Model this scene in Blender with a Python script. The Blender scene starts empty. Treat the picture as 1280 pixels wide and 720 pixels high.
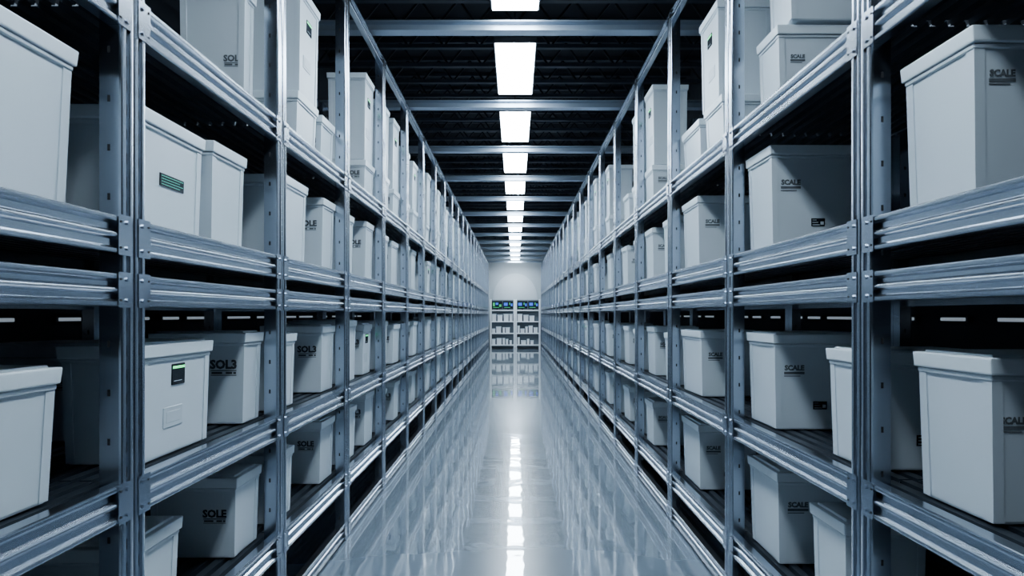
import bpy, bmesh, math, random
from mathutils import Matrix, Vector
random.seed(7)
COL = bpy.context.scene.collection
CAMH = 1.6
F = 714.0

# ------------------------------------------------------------------ materials
def new_mat(name, color, rough=0.5, metal=0.0, nscale=0, namt=0.0, ramt=0.0, bump=0.0, emis=None, estr=0, coat=0.0, stretch=None, spec=None):
    m = bpy.data.materials.new(name); m.use_nodes = True
    nt = m.node_tree; b = nt.nodes['Principled BSDF']
    b.inputs['Base Color'].default_value = (*color, 1)
    b.inputs['Roughness'].default_value = rough
    b.inputs['Metallic'].default_value = metal
    if spec is not None: b.inputs['Specular IOR Level'].default_value = spec
    if coat:
        b.inputs['Coat Weight'].default_value = coat
        b.inputs['Coat Roughness'].default_value = 0.05
    if emis:
        b.inputs['Emission Color'].default_value = (*emis, 1)
        b.inputs['Emission Strength'].default_value = estr
    if nscale:
        tc = nt.nodes.new('ShaderNodeTexCoord')
        mp = nt.nodes.new('ShaderNodeMapping')
        nt.links.new(tc.outputs['Object'], mp.inputs['Vector'])
        if stretch: mp.inputs['Scale'].default_value = stretch
        n = nt.nodes.new('ShaderNodeTexNoise'); n.inputs['Scale'].default_value = nscale
        n.inputs['Detail'].default_value = 4
        nt.links.new(mp.outputs[0], n.inputs['Vector'])
        if namt:
            mx = nt.nodes.new('ShaderNodeMix'); mx.data_type = 'RGBA'
            mx.inputs['A'].default_value = (*[c*(1-namt) for c in color], 1)
            mx.inputs['B'].default_value = (*[min(1, c*(1+namt)) for c in color], 1)
            nt.links.new(n.outputs['Fac'], mx.inputs['Factor'])
            nt.links.new(mx.outputs['Result'], b.inputs['Base Color'])
        if ramt:
            mr = nt.nodes.new('ShaderNodeMapRange')
            mr.inputs['From Min'].default_value = 0.3; mr.inputs['From Max'].default_value = 0.7
            mr.inputs['To Min'].default_value = max(0.02, rough-ramt); mr.inputs['To Max'].default_value = rough+ramt
            nt.links.new(n.outputs['Fac'], mr.inputs['Value'])
            nt.links.new(mr.outputs[0], b.inputs['Roughness'])
        if bump:
            bp = nt.nodes.new('ShaderNodeBump'); bp.inputs['Strength'].default_value = bump
            bp.inputs['Distance'].default_value = 0.01
            nt.links.new(n.outputs['Fac'], bp.inputs['Height'])
            nt.links.new(bp.outputs[0], b.inputs['Normal'])
    return m

M_STEEL = new_mat('galvanised_steel', (0.46,0.51,0.585), 0.22, 1.0, 1.0, 0.02)
M_STEELV = new_mat('galvanised_upright_steel', (0.41,0.46,0.535), 0.24, 1.0, 1.0, 0.02)
M_DECK = new_mat('dark_deck_steel', (0.035,0.045,0.06), 0.38, 0.6, 8, 0.25, 0.1)
M_SLOT = new_mat('slot_shadow_black', (0.01,0.012,0.016), 0.8, nscale=20, namt=0.2)
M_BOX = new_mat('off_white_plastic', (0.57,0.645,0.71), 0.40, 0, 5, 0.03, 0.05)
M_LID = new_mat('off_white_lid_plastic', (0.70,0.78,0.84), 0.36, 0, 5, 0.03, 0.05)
M_INK = new_mat('grey_black_ink', (0.03,0.035,0.045), 0.7, nscale=60, namt=0.4)
M_INKF = new_mat('faded_grey_ink', (0.09,0.105,0.12), 0.7, nscale=60, namt=0.4)
M_SCREEN = new_mat('dark_display_glass', (0.01,0.014,0.02), 0.15, nscale=20, namt=0.2)
M_GREEN = new_mat('green_led', (0.05,0.8,0.25), 0.4, nscale=20, namt=0.1, emis=(0.1,0.9,0.3), estr=2.2)
M_TEAL = new_mat('teal_led', (0.05,0.4,0.3), 0.4, nscale=20, namt=0.1, emis=(0.1,0.7,0.5), estr=0.35)
M_BLUE = new_mat('blue_screen', (0.02,0.08,0.5), 0.3, nscale=20, namt=0.1, emis=(0.03,0.14,0.9), estr=0.7)
M_SGREEN = new_mat('green_screen', (0.02,0.3,0.1), 0.3, nscale=20, namt=0.1, emis=(0.05,0.6,0.15), estr=0.6)
M_PLATE = new_mat('pale_plate_plastic', (0.50,0.57,0.63), 0.5, nscale=9, namt=0.05)
M_CEIL = new_mat('near_black_ceiling', (0.010,0.013,0.020), 0.85, nscale=3, namt=0.3)
M_PIPE = new_mat('dark_service_pipe', (0.014,0.019,0.028), 0.6, 0.2, 5, 0.2, 0.1)
M_TRUSS = new_mat('dark_truss_paint', (0.035,0.046,0.065), 0.6, 0.2, 5, 0.2, 0.1)
M_WALLD = new_mat('dark_side_wall', (0.018,0.024,0.035), 0.8, nscale=3, namt=0.2, bump=0.1)
M_WALLF = new_mat('pale_grey_wall', (0.42,0.48,0.53), 0.8, nscale=3, namt=0.05, bump=0.05)
M_WALLN = new_mat('dark_grey_wall', (0.05,0.06,0.08), 0.8, nscale=3, namt=0.05, bump=0.05)
M_ARCH_GLOW = new_mat('arch_glow_paint', (0.52,0.58,0.63), 0.7, nscale=3, namt=0.03)
M_WHITE = new_mat('white_painted_post', (0.85,0.89,0.92), 0.4, nscale=3, namt=0.03)
M_BACK = new_mat('shadow_grey_panel', (0.14,0.17,0.20), 0.8, nscale=3, namt=0.1)
M_LAMP = new_mat('lamp_diffuser', (0.9,0.95,1), 0.5, nscale=5, namt=0.02, emis=(0.75,0.89,1.0), estr=50)
M_GLOWSTRIP = new_mat('added_strip_glow', (0.8,0.9,1), 0.5, nscale=5, namt=0.02, emis=(0.7,0.85,1.0), estr=0.3)
M_BEAM = new_mat('painted_cross_beam', (0.34,0.41,0.50), 0.38, 0.6, 3, 0.08, 0.05)

def floor_mat():
    m = new_mat('glossy_epoxy_floor', (0.26,0.325,0.385), 0.2, 0.0)
    nt = m.node_tree; b = nt.nodes['Principled BSDF']
    b.inputs['IOR'].default_value = 1.7
    b.inputs['Roughness'].default_value = 0.26
    b.inputs['Coat Weight'].default_value = 1.0; b.inputs['Coat IOR'].default_value = 2.5
    b.inputs['Coat Roughness'].default_value = 0.025
    tc = nt.nodes.new('ShaderNodeTexCoord')
    n = nt.nodes.new('ShaderNodeTexNoise'); n.inputs['Scale'].default_value = 0.8; n.inputs['Detail'].default_value = 2
    n2 = nt.nodes.new('ShaderNodeTexNoise'); n2.inputs['Scale'].default_value = 8.0; n2.inputs['Detail'].default_value = 0
    nt.links.new(tc.outputs['Object'], n.inputs['Vector']); nt.links.new(tc.outputs['Object'], n2.inputs['Vector'])
    cr = nt.nodes.new('ShaderNodeMix'); cr.data_type='RGBA'
    cr.inputs['A'].default_value=(0.15,0.195,0.25,1); cr.inputs['B'].default_value=(0.165,0.215,0.27,1)
    nt.links.new(n.outputs['Fac'], cr.inputs['Factor']); nt.links.new(cr.outputs['Result'], b.inputs['Base Color'])
    bp = nt.nodes.new('ShaderNodeBump'); bp.inputs['Strength'].default_value=0.06; bp.inputs['Distance'].default_value=0.01
    nt.links.new(n2.outputs['Fac'], bp.inputs['Height'])
    nt.links.new(bp.outputs[0], b.inputs['Coat Normal'])
    return m
M_FLOOR = floor_mat()

# ------------------------------------------------------------------ mesh builder
class MB:
    def __init__(s): s.v=[]; s.f=[]; s.m=[]; s.mats=[]
    def mi(s, mat):
        if mat not in s.mats: s.mats.append(mat)
        return s.mats.index(mat)
    def add(s, verts, faces, mat, T=None):
        o=len(s.v); i=s.mi(mat)
        for v in verts:
            s.v.append(tuple(T @ Vector(v)) if T is not None else tuple(v))
        for f in faces:
            s.f.append([o+k for k in f]); s.m.append(i)
        return s
    def box(s, x0,x1,y0,y1,z0,z1, mat, T=None):
        v=[(x0,y0,z0),(x1,y0,z0),(x1,y1,z0),(x0,y1,z0),(x0,y0,z1),(x1,y0,z1),(x1,y1,z1),(x0,y1,z1)]
        f=[(0,3,2,1),(4,5,6,7),(0,1,5,4),(1,2,6,5),(2,3,7,6),(3,0,4,7)]
        return s.add(v,f,mat,T)
    def bbox(s, dx,dy0,z0,z1, mat, taper=1.0, bev=0.006, seg=2, T=None):
        bm=bmesh.new()
        hx,hy=dx/2,dy0/2
        vs=[bm.verts.new((a*hx*t,b*hy*t,z)) for z,t in ((z0,taper),(z1,1.0)) for a,b in ((-1,-1),(1,-1),(1,1),(-1,1))]
        for f in [(0,3,2,1),(4,5,6,7),(0,1,5,4),(1,2,6,5),(2,3,7,6),(3,0,4,7)]:
            bm.faces.new([vs[k] for k in f])
        bmesh.ops.bevel(bm, geom=list(bm.edges), offset=bev, segments=seg, affect='EDGES', profile=0.6)
        bm.verts.index_update()
        s.add([v.co[:] for v in bm.verts], [[v.index for v in f.verts] for f in bm.faces], mat, T)
        bm.free(); return s
    def prism(s, prof, a0, a1, axis, mat, T=None):
        n=len(prof); v=[]
        for a in (a0,a1):
            for p,q in prof:
                v.append({'y':(p,a,q),'z':(p,q,a),'x':(a,p,q)}[axis])
        f=[(i,(i+1)%n,n+(i+1)%n,n+i) for i in range(n)]
        f.append(tuple(range(n))[::-1]); f.append(tuple(range(n,2*n)))
        return s.add(v,f,mat,T)
    def cyl(s, c, r, h, axis, mat, n=6, T=None):
        prof=[(math.cos(2*math.pi*i/n)*r, math.sin(2*math.pi*i/n)*r) for i in range(n)]
        cx,cy,cz=c
        if axis=='x': prof=[(cy+p,cz+q) for p,q in prof]; return s.prism(prof,cx,cx+h,'x',mat,T)
        if axis=='y': prof=[(cx+p,cz+q) for p,q in prof]; return s.prism(prof,cy,cy+h,'y',mat,T)
        prof=[(cx+p,cy+q) for p,q in prof]; return s.prism(prof,cz,cz+h,'z',mat,T)
    def merge(s, o, T=None):
        off=len(s.v)
        for v in o.v: s.v.append(tuple(T @ Vector(v)) if T is not None else v)
        mp=[s.mi(m) for m in o.mats]
        for f,m in zip(o.f,o.m):
            s.f.append([off+k for k in f]); s.m.append(mp[m])
        return s
    def mesh(s, name):
        me=bpy.data.meshes.new(name)
        me.from_pydata(s.v,[],s.f)
        for m in s.mats: me.materials.append(m)
        me.polygons.foreach_set('material_index', s.m)
        me.update()
        bm=bmesh.new(); bm.from_mesh(me)
        bmesh.ops.recalc_face_normals(bm, faces=bm.faces); bm.to_mesh(me); bm.free()
        return me

def obj(name, data, loc=(0,0,0), parent=None, rot=None, label=None, cat=None, group=None, kind=None):
    o=bpy.data.objects.new(name, data)
    COL.objects.link(o)
    if parent is not None: o.parent=parent
    o.location=loc
    if rot: o.rotation_euler=rot
    if label: o['label']=label
    if cat: o['category']=cat
    if group: o['group']=group
    if kind: o['kind']=kind
    return o

# ------------------------------------------------------------------ room
RX=2.75; Y0=-5.0; Y1=27.2; ZC=5.4
def slab(name,x0,x1,y0,y1,z0,z1,mat,label,cat):
    b=MB().box(x0,x1,y0,y1,z0,z1,mat)
    return obj(name,b.mesh(name),label=label,cat=cat,kind='structure')
slab('floor',-RX,RX,Y0,Y1,-0.1,0,M_FLOOR,'glossy blue-grey epoxy warehouse floor','floor')
slab('ceiling',-RX,RX,Y0,Y1,ZC,ZC+0.1,M_CEIL,'near-black open warehouse ceiling','ceiling')
slab('wall_left',-RX-0.1,-RX,Y0,Y1,0,ZC,M_WALLD,'dark painted side wall behind the racks','wall')
slab('wall_right',RX,RX+0.1,Y0,Y1,0,ZC,M_WALLD,'dark painted side wall behind the racks','wall')
slab('wall_far',-RX,RX,Y1,Y1+0.1,0,ZC,M_WALLF,'pale grey wall closing the aisle','wall')
slab('wall_near',-RX,RX,Y0-0.1,Y0,0,ZC,M_WALLN,'dark grey wall','wall')
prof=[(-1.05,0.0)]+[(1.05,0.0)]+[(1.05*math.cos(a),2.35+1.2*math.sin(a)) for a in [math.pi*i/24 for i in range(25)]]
ar=MB().prism([(p,q) for p,q in prof],0,0.04,'y',M_ARCH_GLOW)  # arch in a paler tone: the round glow on the end wall, painted in
obj('arch_glow_1',ar.mesh('arch_glow_1'),(0,Y1-0.045,0),label='arched panel with the end-wall glow put into its pale colour',cat='wall panel',kind='structure')

# ------------------------------------------------------------------ racks
D=1.0; XF=1.2
BH=0.115
LV={'L':{'E':-1.12,'D':-0.52,'C':0.125,'B':0.30,'A':1.0,'T':2.35},
    'R':{'E':-1.22,'D':-0.57,'C':0.145,'B':0.33,'A':1.03,'T':2.35}}
def beam_prof(H):
    return [(-0.045,0),(-0.045,-H),(-.006,-H),(-.001,-H+.002),(0,-H+.006),(0,-H+.014),(-.012,-H+.022),(-.012,-H*.64),(-.003,-H*.57),(0,-H*.53),(0,-H*.49),(-.003,-H*.45),(-.015,-H*.38),(-.015,-.026),(-.001,-.017),(0,-.013),(0,-.006),(-.001,-.002),(-.006,0)]
UW=0.055; UD=0.07
def upright_mb(Htot, slots=True):
    b=MB(); h=UW/2; d=UD/2
    prof=[(-d,-h),(d-.010,-h),(d-.004,-h+.001),(d-.001,-h+.004),(d,-h+.009),(d,-.010),(d-.009,-.006),(d-.009,.006),(d,.010),(d,h-.009),(d-.001,h-.004),(d-.004,h-.001),(d-.010,h),(-d,h)]
    b.prism(prof,0,Htot,'z',M_STEELV)
    if slots:
        z=0.12
        while z<Htot-0.05:
            b.box(d-.0089,d-.0075,-.004,.004,z,z+.032,M_SLOT); z+=0.075
    z=0.15
    while z<Htot-0.05:
        for sy in (-1,1):
            y0,y1=sorted((sy*h,sy*(h+.0006)))
            b.box(-.010,-.002,y0,y1,z,z+.02,M_SLOT)
        z+=0.15
    b.box(-d-.01,d+.008,-h,h,0,.008,M_STEEL)
    return b
def beam_mb(L,H):
    b=MB()
    y=L/2-UW-.002
    b.prism(beam_prof(H),-y,y,'y',M_STEEL)
    for s in (-1,1):
        ya,yb=sorted((s*(y-.018),s*(y+.040)))
        b.box(0.0005,.003,ya,yb,-H-.004,.004,M_STEEL)
        for zz in (-.018,-H+.018):
            b.cyl((.003,s*(y+.020),zz),.007,.005,'x',M_STEEL,6)
            b.cyl((.003,s*(y-.009),zz),.004,.002,'x',M_SLOT,6)
    return b
def deck_mb(L):
    b=MB(); y=L/2-.006
    x0=-D/2+.047; x1=D/2-.047; n=14; w=(x1-x0)/n
    t=.004; dz=.022
    pts=[]
    for i in range(n):
        a=x0+i*w
        pts+=[(a,-.002),(a+w*.55,-.002),(a+w*.62,-dz),(a+w*.93,-dz)]
    pts.append((x1,-.002))
    prof=pts+[(p,q-t) for p,q in reversed(pts)]
    b.prism(prof,-y,y,'y',M_DECK)
    return b

def rack_parts(side,L):
    lv=LV[side]; Ht=CAMH+lv['T']
    parts=[]
    up=('upright',upright_mb(Ht))
    for sx in (-1,1):
        for sy in (-1,1):
            parts.append(('upright','up',(sx*(D/2-UD/2),sy*(L/2-UW/2-.001),0),0 if sx>0 else math.pi))
    for k in ('E','D','C','B','A','T','G'):
        z=CAMH+lv[k] if k!='G' else .12
        H=BH
        if k=='C': H=.10
        if k=='G': H=.10
        if k=='T': H=.08
        for sx in (-1,1):
            parts.append(('crossbeam','beam%.2f'%H,(sx*(D/2),0,z),0 if sx>0 else math.pi))
        if k in 'EDCBA':
            parts.append(('shelf_deck','deck',(0,0,z-.003),0))
    mbs={'up':up[1],'deck':deck_mb(L)}
    for H in (BH,.10,.08): mbs['beam%.2f'%H]=beam_mb(L,H)
    meshes={k:m.mesh('rack_'+side+'_'+k) for k,m in mbs.items()}
    whole=MB()
    for nm,key,loc,rz in parts:
        whole.merge(mbs[key], Matrix.Translation(loc)@Matrix.Rotation(rz,4,'Z'))
    return parts,meshes,whole.mesh('rack_'+side+'_whole')
GEO={'L':(0.655,1.145,22),'R':(0.755,1.232,21)}
NEAR=6
for side in 'LR':
    z0,L,n=GEO[side]
    parts,meshes,whole=rack_parts(side,L)
    sx=-1 if side=='L' else 1
    rz=0 if side=='L' else math.pi
    for k in range(n):
        loc=(sx*(XF+D/2), z0+L*(k+.5), 0)
        lab='tall galvanised steel shelving rack full of white boxes'
        g='steel shelving racks along the aisle'
        if k<NEAR:
            e=obj('shelving_rack',None,loc,rot=(0,0,rz),label=lab,cat='shelving rack',group=g)
            for nm,key,l,r in parts:
                obj(nm,meshes[key],l,parent=e,rot=(0,0,r))
        else:
            obj('shelving_rack',whole,loc,rot=(0,0,rz),label=lab,cat='shelving rack',group=g)

# ------------------------------------------------------------------ labels (printed)
def text_mb(body,size,cx,cz,off=0.0,mat=M_INK,y=-.0012):
    cu=bpy.data.curves.new('t','FONT'); cu.body=body; cu.size=size; cu.align_x='CENTER'; cu.offset=off
    cu.resolution_u=2
    o=bpy.data.objects.new('t',cu); COL.objects.link(o)
    dg=bpy.context.evaluated_depsgraph_get()
    me=bpy.data.meshes.new_from_object(o.evaluated_get(dg))
    b=MB()
    b.add([(v.co.x+cx,y,v.co.y+cz) for v in me.vertices],[list(p.vertices) for p in me.polygons],mat)
    bpy.data.objects.remove(o); bpy.data.meshes.remove(me); bpy.data.curves.remove(cu)
    return b
def bar(b,x0,x1,z0,z1,mat=M_INK,y=-.0012):
    b.box(x0,x1,y,0.0,z0,z1,mat)
def label_sol(t,k=1.0,mat=None):
    mat=mat or M_INK
    b=MB(); b.merge(text_mb(t,.056*k,0,0,.0028*k,mat))
    bar(b,-.060*k,.060*k,-.012*k,-.008*k,mat)
    bar(b,-.060*k,.060*k,-.034*k,-.031*k,mat)
    for i,(w,x) in enumerate(((.05,-.032),(.03,.025),(.012,.052))): bar(b,(x-w/2)*k,(x+w/2)*k,-.026*k,-.017*k,mat)
    return b
def label_scale(t,k=1.0):
    b=MB(); b.merge(text_mb(t,.034*k,0,.006*k,.0020*k,M_INKF))
    bar(b,-.050*k,.050*k,-.014*k,-.002*k,M_INKF)
    bar(b,-.050*k,.030*k,-.025*k,-.021*k,M_INKF)
    return b
LAB=[label_sol('SOL3'),label_scale('SCALE'),label_sol('SOLE',.85),label_sol('SOLE',.9),label_scale('SOLE'),label_sol('SOL3',.75,M_INKF),label_scale('SCALE',.75)]
def small_dark():
    b=MB(); bar(b,-.034,.034,-.020,.020,M_SCREEN)
    for i in range(3): bar(b,-.028,-.028+.02+.008*i,.010-i*.012,.013-i*.012,M_PLATE,y=-.0022)
    b.box(.012,.028,-.0022,0,-.012,.004,M_PLATE)
    return b
SMALL=small_dark()
def display_tall():
    b=MB(); b.bbox(.085,.006,-.040,.040,M_SCREEN,bev=.002,seg=1)
    b.box(-.038,.038,-.0038,0,.022,.031,M_GREEN)
    b.box(-.030,.020,-.0036,0,-.026,-.024,M_PLATE)
    return b
def display_wide():
    b=MB(); b.bbox(.15,.006,-.024,.024,M_SCREEN,bev=.002,seg=1)
    for i in range(4): b.box(-.066,.066-(i%2)*.02,-.0038,0,.014-i*.010,.016-i*.010,M_TEAL)
    return b
def plate():
    b=MB(); b.bbox(.12,.005,-.038,.038,M_PLATE,bev=.002,seg=1)
    b.bbox(.09,.007,-.022,.022,M_PLATE,bev=.002,seg=1)
    return b
DISP={'tall':display_tall(),'wide':display_wide(),'plate':plate()}
LABM=[l.mesh('printed_label_%d'%i) for i,l in enumerate(LAB)]
SMALLM=SMALL.mesh('small_dark_label')
DISPM={k:v.mesh('display_'+k) for k,v in DISP.items()}

# ------------------------------------------------------------------ boxes
TAP=.945
def body_mb(dx,dy,h):
    b=MB(); bx,by=dx-.03,dy-.03
    b.bbox(bx,by,0,h-.012,M_BOX,taper=TAP,bev=.009)
    # collar under the lid and raised corner ribs that follow the draft of the walls
    b.bbox(dx-.018,dy-.018,h-.070,h-.056,M_BOX,taper=.995,bev=.003,seg=1)
    w=.030; p=.0035; zt=h-.062; zb=.006
    f=[(0,3,2,1),(4,5,6,7),(0,1,5,4),(1,2,6,5),(2,3,7,6),(3,0,4,7)]
    for sx in (-1,1):
        for sy in (-1,1):
            v=[]
            for z in (zb,zt):
                t=TAP+(1-TAP)*z/(h-.012)
                X=bx/2*t+p; Y=by/2*t+p
                v+=[(sx*X,sy*Y,z),(sx*(X-w),sy*Y,z),(sx*(X-w),sy*(Y-w),z),(sx*X,sy*(Y-w),z)]
            b.add(v,f,M_BOX)
    return b
def lid_mb(dx,dy,h):
    b=MB()
    b.bbox(dx,dy,h-.054,h-.008,M_LID,taper=.985,bev=.005)
    b.bbox(dx-.05,dy-.05,h-.012,h,M_LID,taper=1.02,bev=.004)
    return b
CACHE={}
def getm(dx,dy,h):
    key=(round(dx,2),round(dy,2),round(h,2))
    if key not in CACHE:
        B=body_mb(*key); Lm=lid_mb(*key)
        CACHE[key]=(B,Lm,B.mesh('box_body'),Lm.mesh('box_lid'))
    return CACHE[key],key
boxes=[]
def spec(side,lvl,y0,y1,h,xf=1.265,dx=.42,lab=None,lx=None,lz=None,disp=None,small=False,zoff=0):
    z=CAMH+LV[side][lvl]+zoff
    boxes.append(dict(side=side,y0=y0,y1=y1,h=h,xf=xf,dx=dx,lab=lab,disp=disp,small=small,z=z,lx=lx,lz=lz))
random.seed(11)
# left
spec('L','B',1.08,1.66,.47)
spec('L','B',1.30,1.68,.40,xf=1.76,lab=4,small=True)
spec('L','D',1.02,1.60,.38)
spec('L','D',1.40,1.70,.40,xf=1.74,dx=.38,lab=4,small=True)
spec('L','E',1.02,1.5,.36)
spec('L','A',1.1,1.5,.5,xf=1.5)
spec('L','A',2.76,2.88,.60,lab=5,dx=.34,lz=.23,lx=.10,xf=1.30)
spec('L','B',1.93,2.34,.42,disp='wide',dx=.32)
spec('L','B',2.40,2.70,.44,dx=.36)
spec('L','B',2.50,2.86,.40,xf=1.74,lab=0)
spec('L','D',1.94,2.40,.42,disp='tall',dx=.30)
spec('L','D',2.68,2.88,.44,lab=0,dx=.46)
spec('L','D',2.30,2.70,.40,xf=1.76,lab=2)
spec('L','E',1.86,2.18,.36)
spec('L','E',2.60,2.86,.38,lab=2,lz=.19)
spec('L','A',3.76,4.02,.32,lab=0,dx=.44,lz=.13)
spec('L','A',3.34,3.68,.32,lab=None)
spec('L','A',3.38,3.72,.64,disp='tall',zoff=.323,dx=.36)
spec('L','B',3.14,3.50,.48)
spec('L','B',3.78,4.03,.48,lab=3)
spec('L','D',3.04,3.32,.42)
spec('L','D',3.76,4.03,.45,lab=0)
spec('L','E',3.02,3.28,.38)
spec('L','E',3.74,4.02,.42,lab=2)
# right
spec('R','B',1.58,1.88,.48,lab=6,dx=.44,lz=.33,lx=-.125)
spec('R','B',1.05,1.35,.40,xf=1.76)
spec('R','D',1.52,1.82,.46,lab=6,dx=.44,lx=-.145,lz=.27)
spec('R','E',1.50,1.85,.38,lab=2)
spec('R','A',1.5,1.85,.48,xf=1.6,lab=1)
spec('R','A',2.88,3.13,.44,lab=6,dx=.46,xf=1.32)
spec('R','A',2.84,3.10,.44,dx=.42,zoff=.443,xf=1.36)
spec('R','B',2.84,3.14,.52,lab=1,dx=.48,small=True)
spec('R','D',2.06,2.33,.44,small=True,dx=.44)
spec('R','D',2.80,3.13,.48,lab=1,small=True,dx=.46)
spec('R','E',2.20,2.46,.42,dx=.34)
spec('R','E',2.76,3.12,.46,lab=1,dx=.46,small=True)
spec('R','A',3.94,4.34,.33,lab=1)
spec('R','A',3.50,3.84,.33)
spec('R','A',3.58,3.94,.62,zoff=.333,disp='tall',dx=.36)
spec('R','B',3.96,4.35,.50,lab=1)
spec('R','B',3.34,3.60,.38,xf=1.70)
spec('R','D',3.92,4.36,.46,lab=1)
spec('R','E',3.94,4.36,.46,lab=1,small=True)
for side in 'LR':
    z0,L,n=GEO[side]
    for k in range(3,n):
        b0=z0+L*k
        for lvl in 'EDBA':
            hh={'E':.43,'D':.46,'B':.50,'A':.36}[lvl]
            ys=[]
            l2=.27+random.uniform(0,.07)
            a2=L-.075-l2-random.uniform(0,.03)
            if random.random()<(.85 if lvl in 'BA' else .96): ys.append((.09+random.uniform(0,.08),.32+random.uniform(0,.06)))
            ys.append((a2,l2))
            for j,(a,l) in enumerate(ys):
                h=hh+random.choice((-.04,-.02,0,.02))
                last=(a==a2)
                lb=None
                if last: lb=random.choice((0,0,2,3)) if side=='L' else random.choice((1,1,1,4))
                spec(side,lvl,b0+a,b0+a+l,h,xf=1.265+random.choice((0,0,.02)),lab=lb,small=(last and side=='R' and random.random()<.4),
                     disp='tall' if random.random()<.10 and lvl in 'BD' else None)
                if lvl=='A' and (j==0 or k>6 or random.random()<.4):
                    spec(side,lvl,b0+a,b0+a+l,random.choice((.6,.68,.74)),dx=.34,zoff=h+.003,disp='tall' if random.random()<.35 else None)
boxes.sort(key=lambda s:s['y0'])
LIM=290
rest=MB()
cnt=0
for s in boxes:
    sg=-1 if s['side']=='L' else 1
    dy=s['y1']-s['y0']
    (B,Lm,Bm,LLm),key=getm(s['dx'],dy,s['h'])
    dx,dy,h=key
    jit=random.uniform(-.018,.018) if s['y0']>3.5 else random.uniform(-.008,.008)
    loc=(sg*(s['xf']+dx/2),(s['y0']+s['y1'])/2,s['z']+.001)
    hb=h-.012
    ang=math.atan((dy-.03)/2*(1-TAP)/hb)
    angx=math.atan((dx-.03)/2*(1-TAP)/hb)
    lz=s['lz'] if s['lz'] else h*.60
    def facey(z): return (dy-.03)/2*(TAP+(1-TAP)*z/hb)+.0006
    def facex(z): return (dx-.03)/2*(TAP+(1-TAP)*z/hb)+.0006
    att=[]
    if s['lab'] is not None:
        lx=s['lx'] if s['lx'] is not None else (-sg)*(dx/2-.112)
        att.append(('printed_label',LAB[s['lab']],LABM[s['lab']],(lx,-facey(lz),lz),(ang,0,0),None))
    if s['small']:
        att.append(('printed_label',SMALL,SMALLM,(.01*sg,-facey(h*.25),h*.25),(ang,0,0),'small dark printed sticker'))
    if s['disp']:
        z=h*.70
        if s['disp']=='wide': z=h*.45
        att.append(('display_panel',DISP[s['disp']],DISPM[s['disp']],(-sg*(facex(z)),0,z),(angx,0,-sg*math.pi/2),'dark status display with green lines'))
        if s['disp']=='tall' and s['y0']<6:
            z=h*.33
            att.append(('card_slot_plate',DISP['plate'],DISPM['plate'],(-sg*(facex(z)),-.03,z),(angx,0,-sg*math.pi/2),None))
    if cnt<LIM:
        if s['disp']: lab='off-white lidded plastic box with a green status display'
        elif s['lab'] is not None: lab='off-white lidded plastic box with black lettering on steel shelf'
        else: lab='plain off-white plastic storage box with lid on steel shelf'
        if s['y0']<7.5:
            o=obj('storage_box',Bm,loc,rot=(0,0,jit),label=lab,cat='storage box',group='white storage boxes on the racks')
            obj('lid',LLm,(0,0,0),parent=o)
            for nm,mb,me,l,r,lb in att: obj(nm,me,l,parent=o,rot=r,label=lb)
        else:
            w=MB(); w.merge(B); w.merge(Lm)
            for nm,mb,me,l,r,lb in att:
                w.merge(mb,Matrix.Translation(l)@Matrix.Rotation(r[2],4,'Z')@Matrix.Rotation(r[0],4,'X'))
            obj('storage_box',w.mesh('far_box'),loc,rot=(0,0,jit),label=lab,cat='storage box',group='white storage boxes on the racks')
        cnt+=1
    else:
        T=Matrix.Translation(loc)
        rest.merge(B,T); rest.merge(Lm,T)
if rest.v:
    obj('storage_boxes',rest.mesh('storage_boxes'),label='many off-white lidded boxes on the most distant racks',cat='storage boxes',kind='stuff',group='white storage boxes on the racks')
print('boxes',len(boxes))

# ------------------------------------------------------------------ ceiling services
PER=1.79
def crossbeam_mb():
    b=MB(); w=RX-.002
    prof=[(-.05,0),(.05,0),(.05,.012),(.008,.018),(.008,.067),(.05,.073),(.05,.085),(-.05,.085),(-.05,.073),(-.008,.067),(-.008,.018),(-.05,.012)]
    b.prism(prof,-w,w,'x',M_BEAM); return b
cb=crossbeam_mb().mesh('overhead_beam')
k=-6
while 4.84+PER*k<26.6:
    y=4.84+PER*k; k+=1
    if y<-4.6: continue
    obj('overhead_beam',cb,(0,y,CAMH+2.385),label='pale steel overhead beam spanning the aisle across the rack tops',cat='ceiling beam',group='overhead beams across the aisle')
hs=MB()
LW=.375; LL=1.20
hs.bbox(LW+.03,LL+.03,.012,.07,M_PIPE,bev=.006,seg=1)
dif=MB(); dif.bbox(LW,LL,0,.02,M_LAMP,bev=.004,seg=1)
rod=MB(); rod.cyl((0,0,.07),.006,ZC-(CAMH+2.5)-.07,'z',M_PIPE,8)
hm,dm,rm=hs.mesh('housing'),dif.mesh('diffuser'),rod.mesh('rod')
k=-2
while 4.10+PER*k<26.5:
    y=4.10+PER*k; k+=1
    e=obj('ceiling_light',None,(0,y,CAMH+2.5),label='bright cool-white rectangular panel light hung above the aisle',cat='ceiling light',group='row of panel lights above the aisle')
    obj('housing',hm,(0,0,0),parent=e); obj('diffuser',dm,(0,0,0),parent=e)
    for s in (-1,1): obj('hanging_rod',rm,(0,s*.5,0),parent=e)
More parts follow.
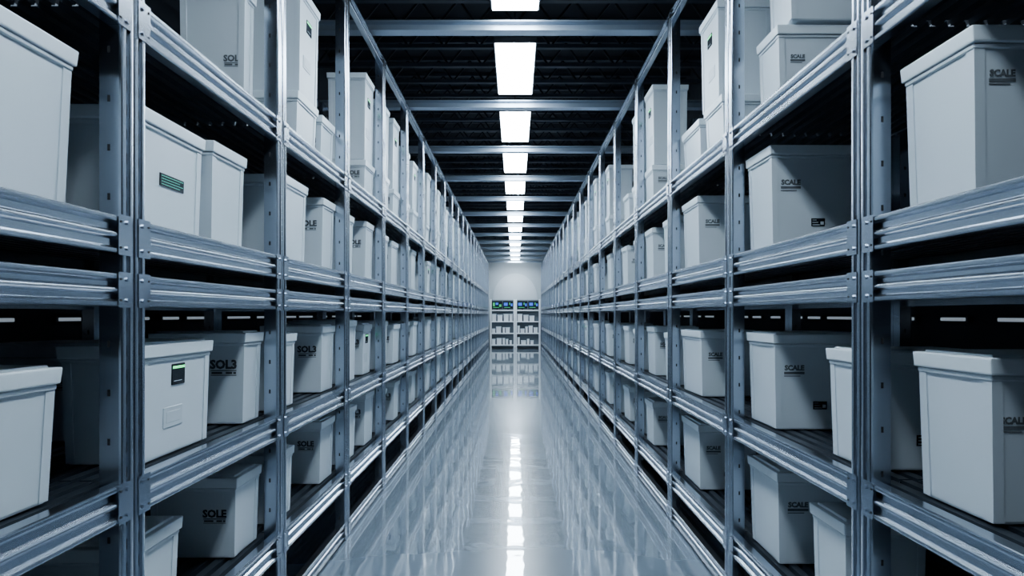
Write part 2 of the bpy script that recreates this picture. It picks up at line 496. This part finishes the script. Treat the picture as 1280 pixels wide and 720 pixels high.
def truss():
    b=MB(); w=RX-.002
    b.box(-w,w,-.03,.03,0,.05,M_TRUSS); b.box(-w,w,-.03,.03,.33,.38,M_TRUSS)
    n=12; st=2*w/n
    f=[(0,1,2,3),(7,6,5,4),(0,4,5,1),(1,5,6,2),(2,6,7,3),(3,7,4,0)]
    for i in range(n):
        x=-w+i*st
        p=[(x,.05),(x+.03,.05),(x+st/2+.03,.33),(x+st/2,.33)]
        b.add([(a,-.012,c) for a,c in p]+[(a,.012,c) for a,c in p],f,M_PIPE)
        p=[(x+st/2,.33),(x+st/2+.03,.33),(x+st,.05),(x+st-.03,.05)]
        b.add([(a,-.012,c) for a,c in p]+[(a,.012,c) for a,c in p],f,M_PIPE)
    return b
tm=truss().mesh('roof_truss')
for i in range(56):
    obj('roof_truss',tm,(0,-4.2+i*.55,ZC-.382),label='dark open-web steel roof truss under the ceiling',cat='roof truss',group='roof trusses')

def strips(w):
    sm=MB(); sm.bbox(.03,w,-.010,.010,M_GLOWSTRIP,bev=.003,seg=1)
    smh=MB(); smh.bbox(.03,w+.04,-.018,.018,M_PIPE,bev=.004,seg=1)
    return sm.mesh('strip'),smh.mesh('strip_housing')
SV=[strips(w) for w in (.18,.30,.42)]
for sg in (-1,1):  # glowing strips added for bright patches and to lift the rack interiors
    y=1.5
    for i in range(16):
        j=random.randrange(3); w=(.18,.30,.42)[j]
        e=obj('added_glow_strip',SV[j][1],(sg*(RX-.016),y+w/2,CAMH-.03),label='slim glowing strip added for the bright patches behind the racks',cat='added glow strip',group='added glow strips behind the racks')
        obj('diffuser',SV[j][0],(-sg*.02,0,0),parent=e)
        y+=w+random.uniform(.12,.5)

# ------------------------------------------------------------------ end of the aisle
EY=26.45
def end_rack():
    b=MB(); W=1.14; H=2.3; d=.40
    for x in (-W/2+.03,W/2-.03):
        for y in (-d/2+.02,d/2-.02):
            b.box(x-.03,x+.03,y-.02,y+.02,0,H,M_WHITE)
    return b
er=end_rack().mesh('end_upright')
bk=MB(); bk.box(-.51,.51,.15,.17,.05,2.28,M_BACK); bkm=bk.mesh('back_panel')
sh=MB(); sh.bbox(1.02,.34,0,.04,M_WHITE,bev=.004,seg=1); shm=sh.mesh('end_shelf')
SHZ=(.16,.70,1.24,1.76)
mon=MB(); mon.bbox(.49,.03,.05,.42,M_SCREEN,bev=.006,seg=1); mon.box(-.02,.02,-.01,.01,.01,.06,M_SCREEN); mon.bbox(.2,.14,0,.012,M_SCREEN,bev=.003,seg=1)
monm=mon.mesh('monitor')
def screen(kind):
    scr=MB()
    if kind:
        scr.box(-.19,-.02,-.001,0,.20,.34,M_BLUE); scr.box(.06,.10,-.001,0,.24,.34,M_SGREEN); scr.box(.13,.20,-.001,0,.18,.30,M_BLUE)
    else:
        scr.box(-.19,-.10,-.001,0,.18,.34,M_SGREEN); scr.box(-.06,.06,-.001,0,.24,.34,M_BLUE); scr.box(.10,.20,-.001,0,.15,.26,M_SGREEN)
    scr.box(-.18,.1,-.001,0,.11,.13,M_SGREEN)
    return scr.mesh('screen_graphics')
SCR=[screen(0),screen(1)]
for sx in (-1,1):
    e=obj('end_shelving_unit',None,(sx*.585,EY,0),label='pale shelving unit at aisle end with monitors on top',cat='shelving rack',group='shelving units at the aisle end')
    obj('frame',er,(0,0,0),parent=e)
    obj('back_panel',bkm,(0,0,0),parent=e,label='dark grey back panel')
    for z in SHZ: obj('shelf',shm,(0,0,z),parent=e)
    for i in (-.255,.255):
        m=obj('monitor',monm,(sx*.585+i,EY-.05,SHZ[3]+.041),label='black monitor with blue and green graphics on a pale shelf',cat='monitor',group='monitors at the aisle end')
        obj('screen_graphics',SCR[1 if (sx>0 or i>0) else 0],(0,-.016,0),parent=m)
    for zi in range(3):
        xs=-.49
        while xs<.40:
            w=random.choice((.12,.16,.2,.24)); hh=random.choice((.20,.26,.30,.34))
            if xs+w>.50: break
            mb=MB(); mb.bbox(w-.02,.24,0,hh-.01,M_WHITE,taper=.95,bev=.004,seg=1); mb.bbox(w,.26,hh-.035,hh,M_LID,bev=.004,seg=1)
            obj('small_box',mb.mesh('small_box'),(sx*.585+xs+w/2,EY-.02,SHZ[zi]+.0405),label='small white lidded box on pale shelving',cat='box',group='small boxes at the aisle end')
            xs+=w+random.uniform(.02,.06)
ld=bpy.data.lights.new('wall_wash_lamp','AREA'); ld.energy=30; ld.size=.6; ld.color=(.85,.93,1)
lo=bpy.data.objects.new('wall_wash_lamp',ld); COL.objects.link(lo); lo.location=(0,26.0,3.85); lo.rotation_euler=(math.radians(40),0,0)

# ------------------------------------------------------------------ world + camera
w=bpy.data.worlds.new('World'); bpy.context.scene.world=w; w.use_nodes=True
w.node_tree.nodes['Background'].inputs[0].default_value=(.03,.045,.07,1)
w.node_tree.nodes['Background'].inputs[1].default_value=.5
cd=bpy.data.cameras.new('camera'); cd.lens=F/1280*36; cd.sensor_width=36; cd.shift_x=-4/1280; cd.shift_y=33/1280
cd.clip_start=.05; cd.clip_end=100
co=bpy.data.objects.new('camera',cd); COL.objects.link(co); co.location=(0,0,CAMH); co.rotation_euler=(math.radians(90),0,0)
bpy.context.scene.camera=co
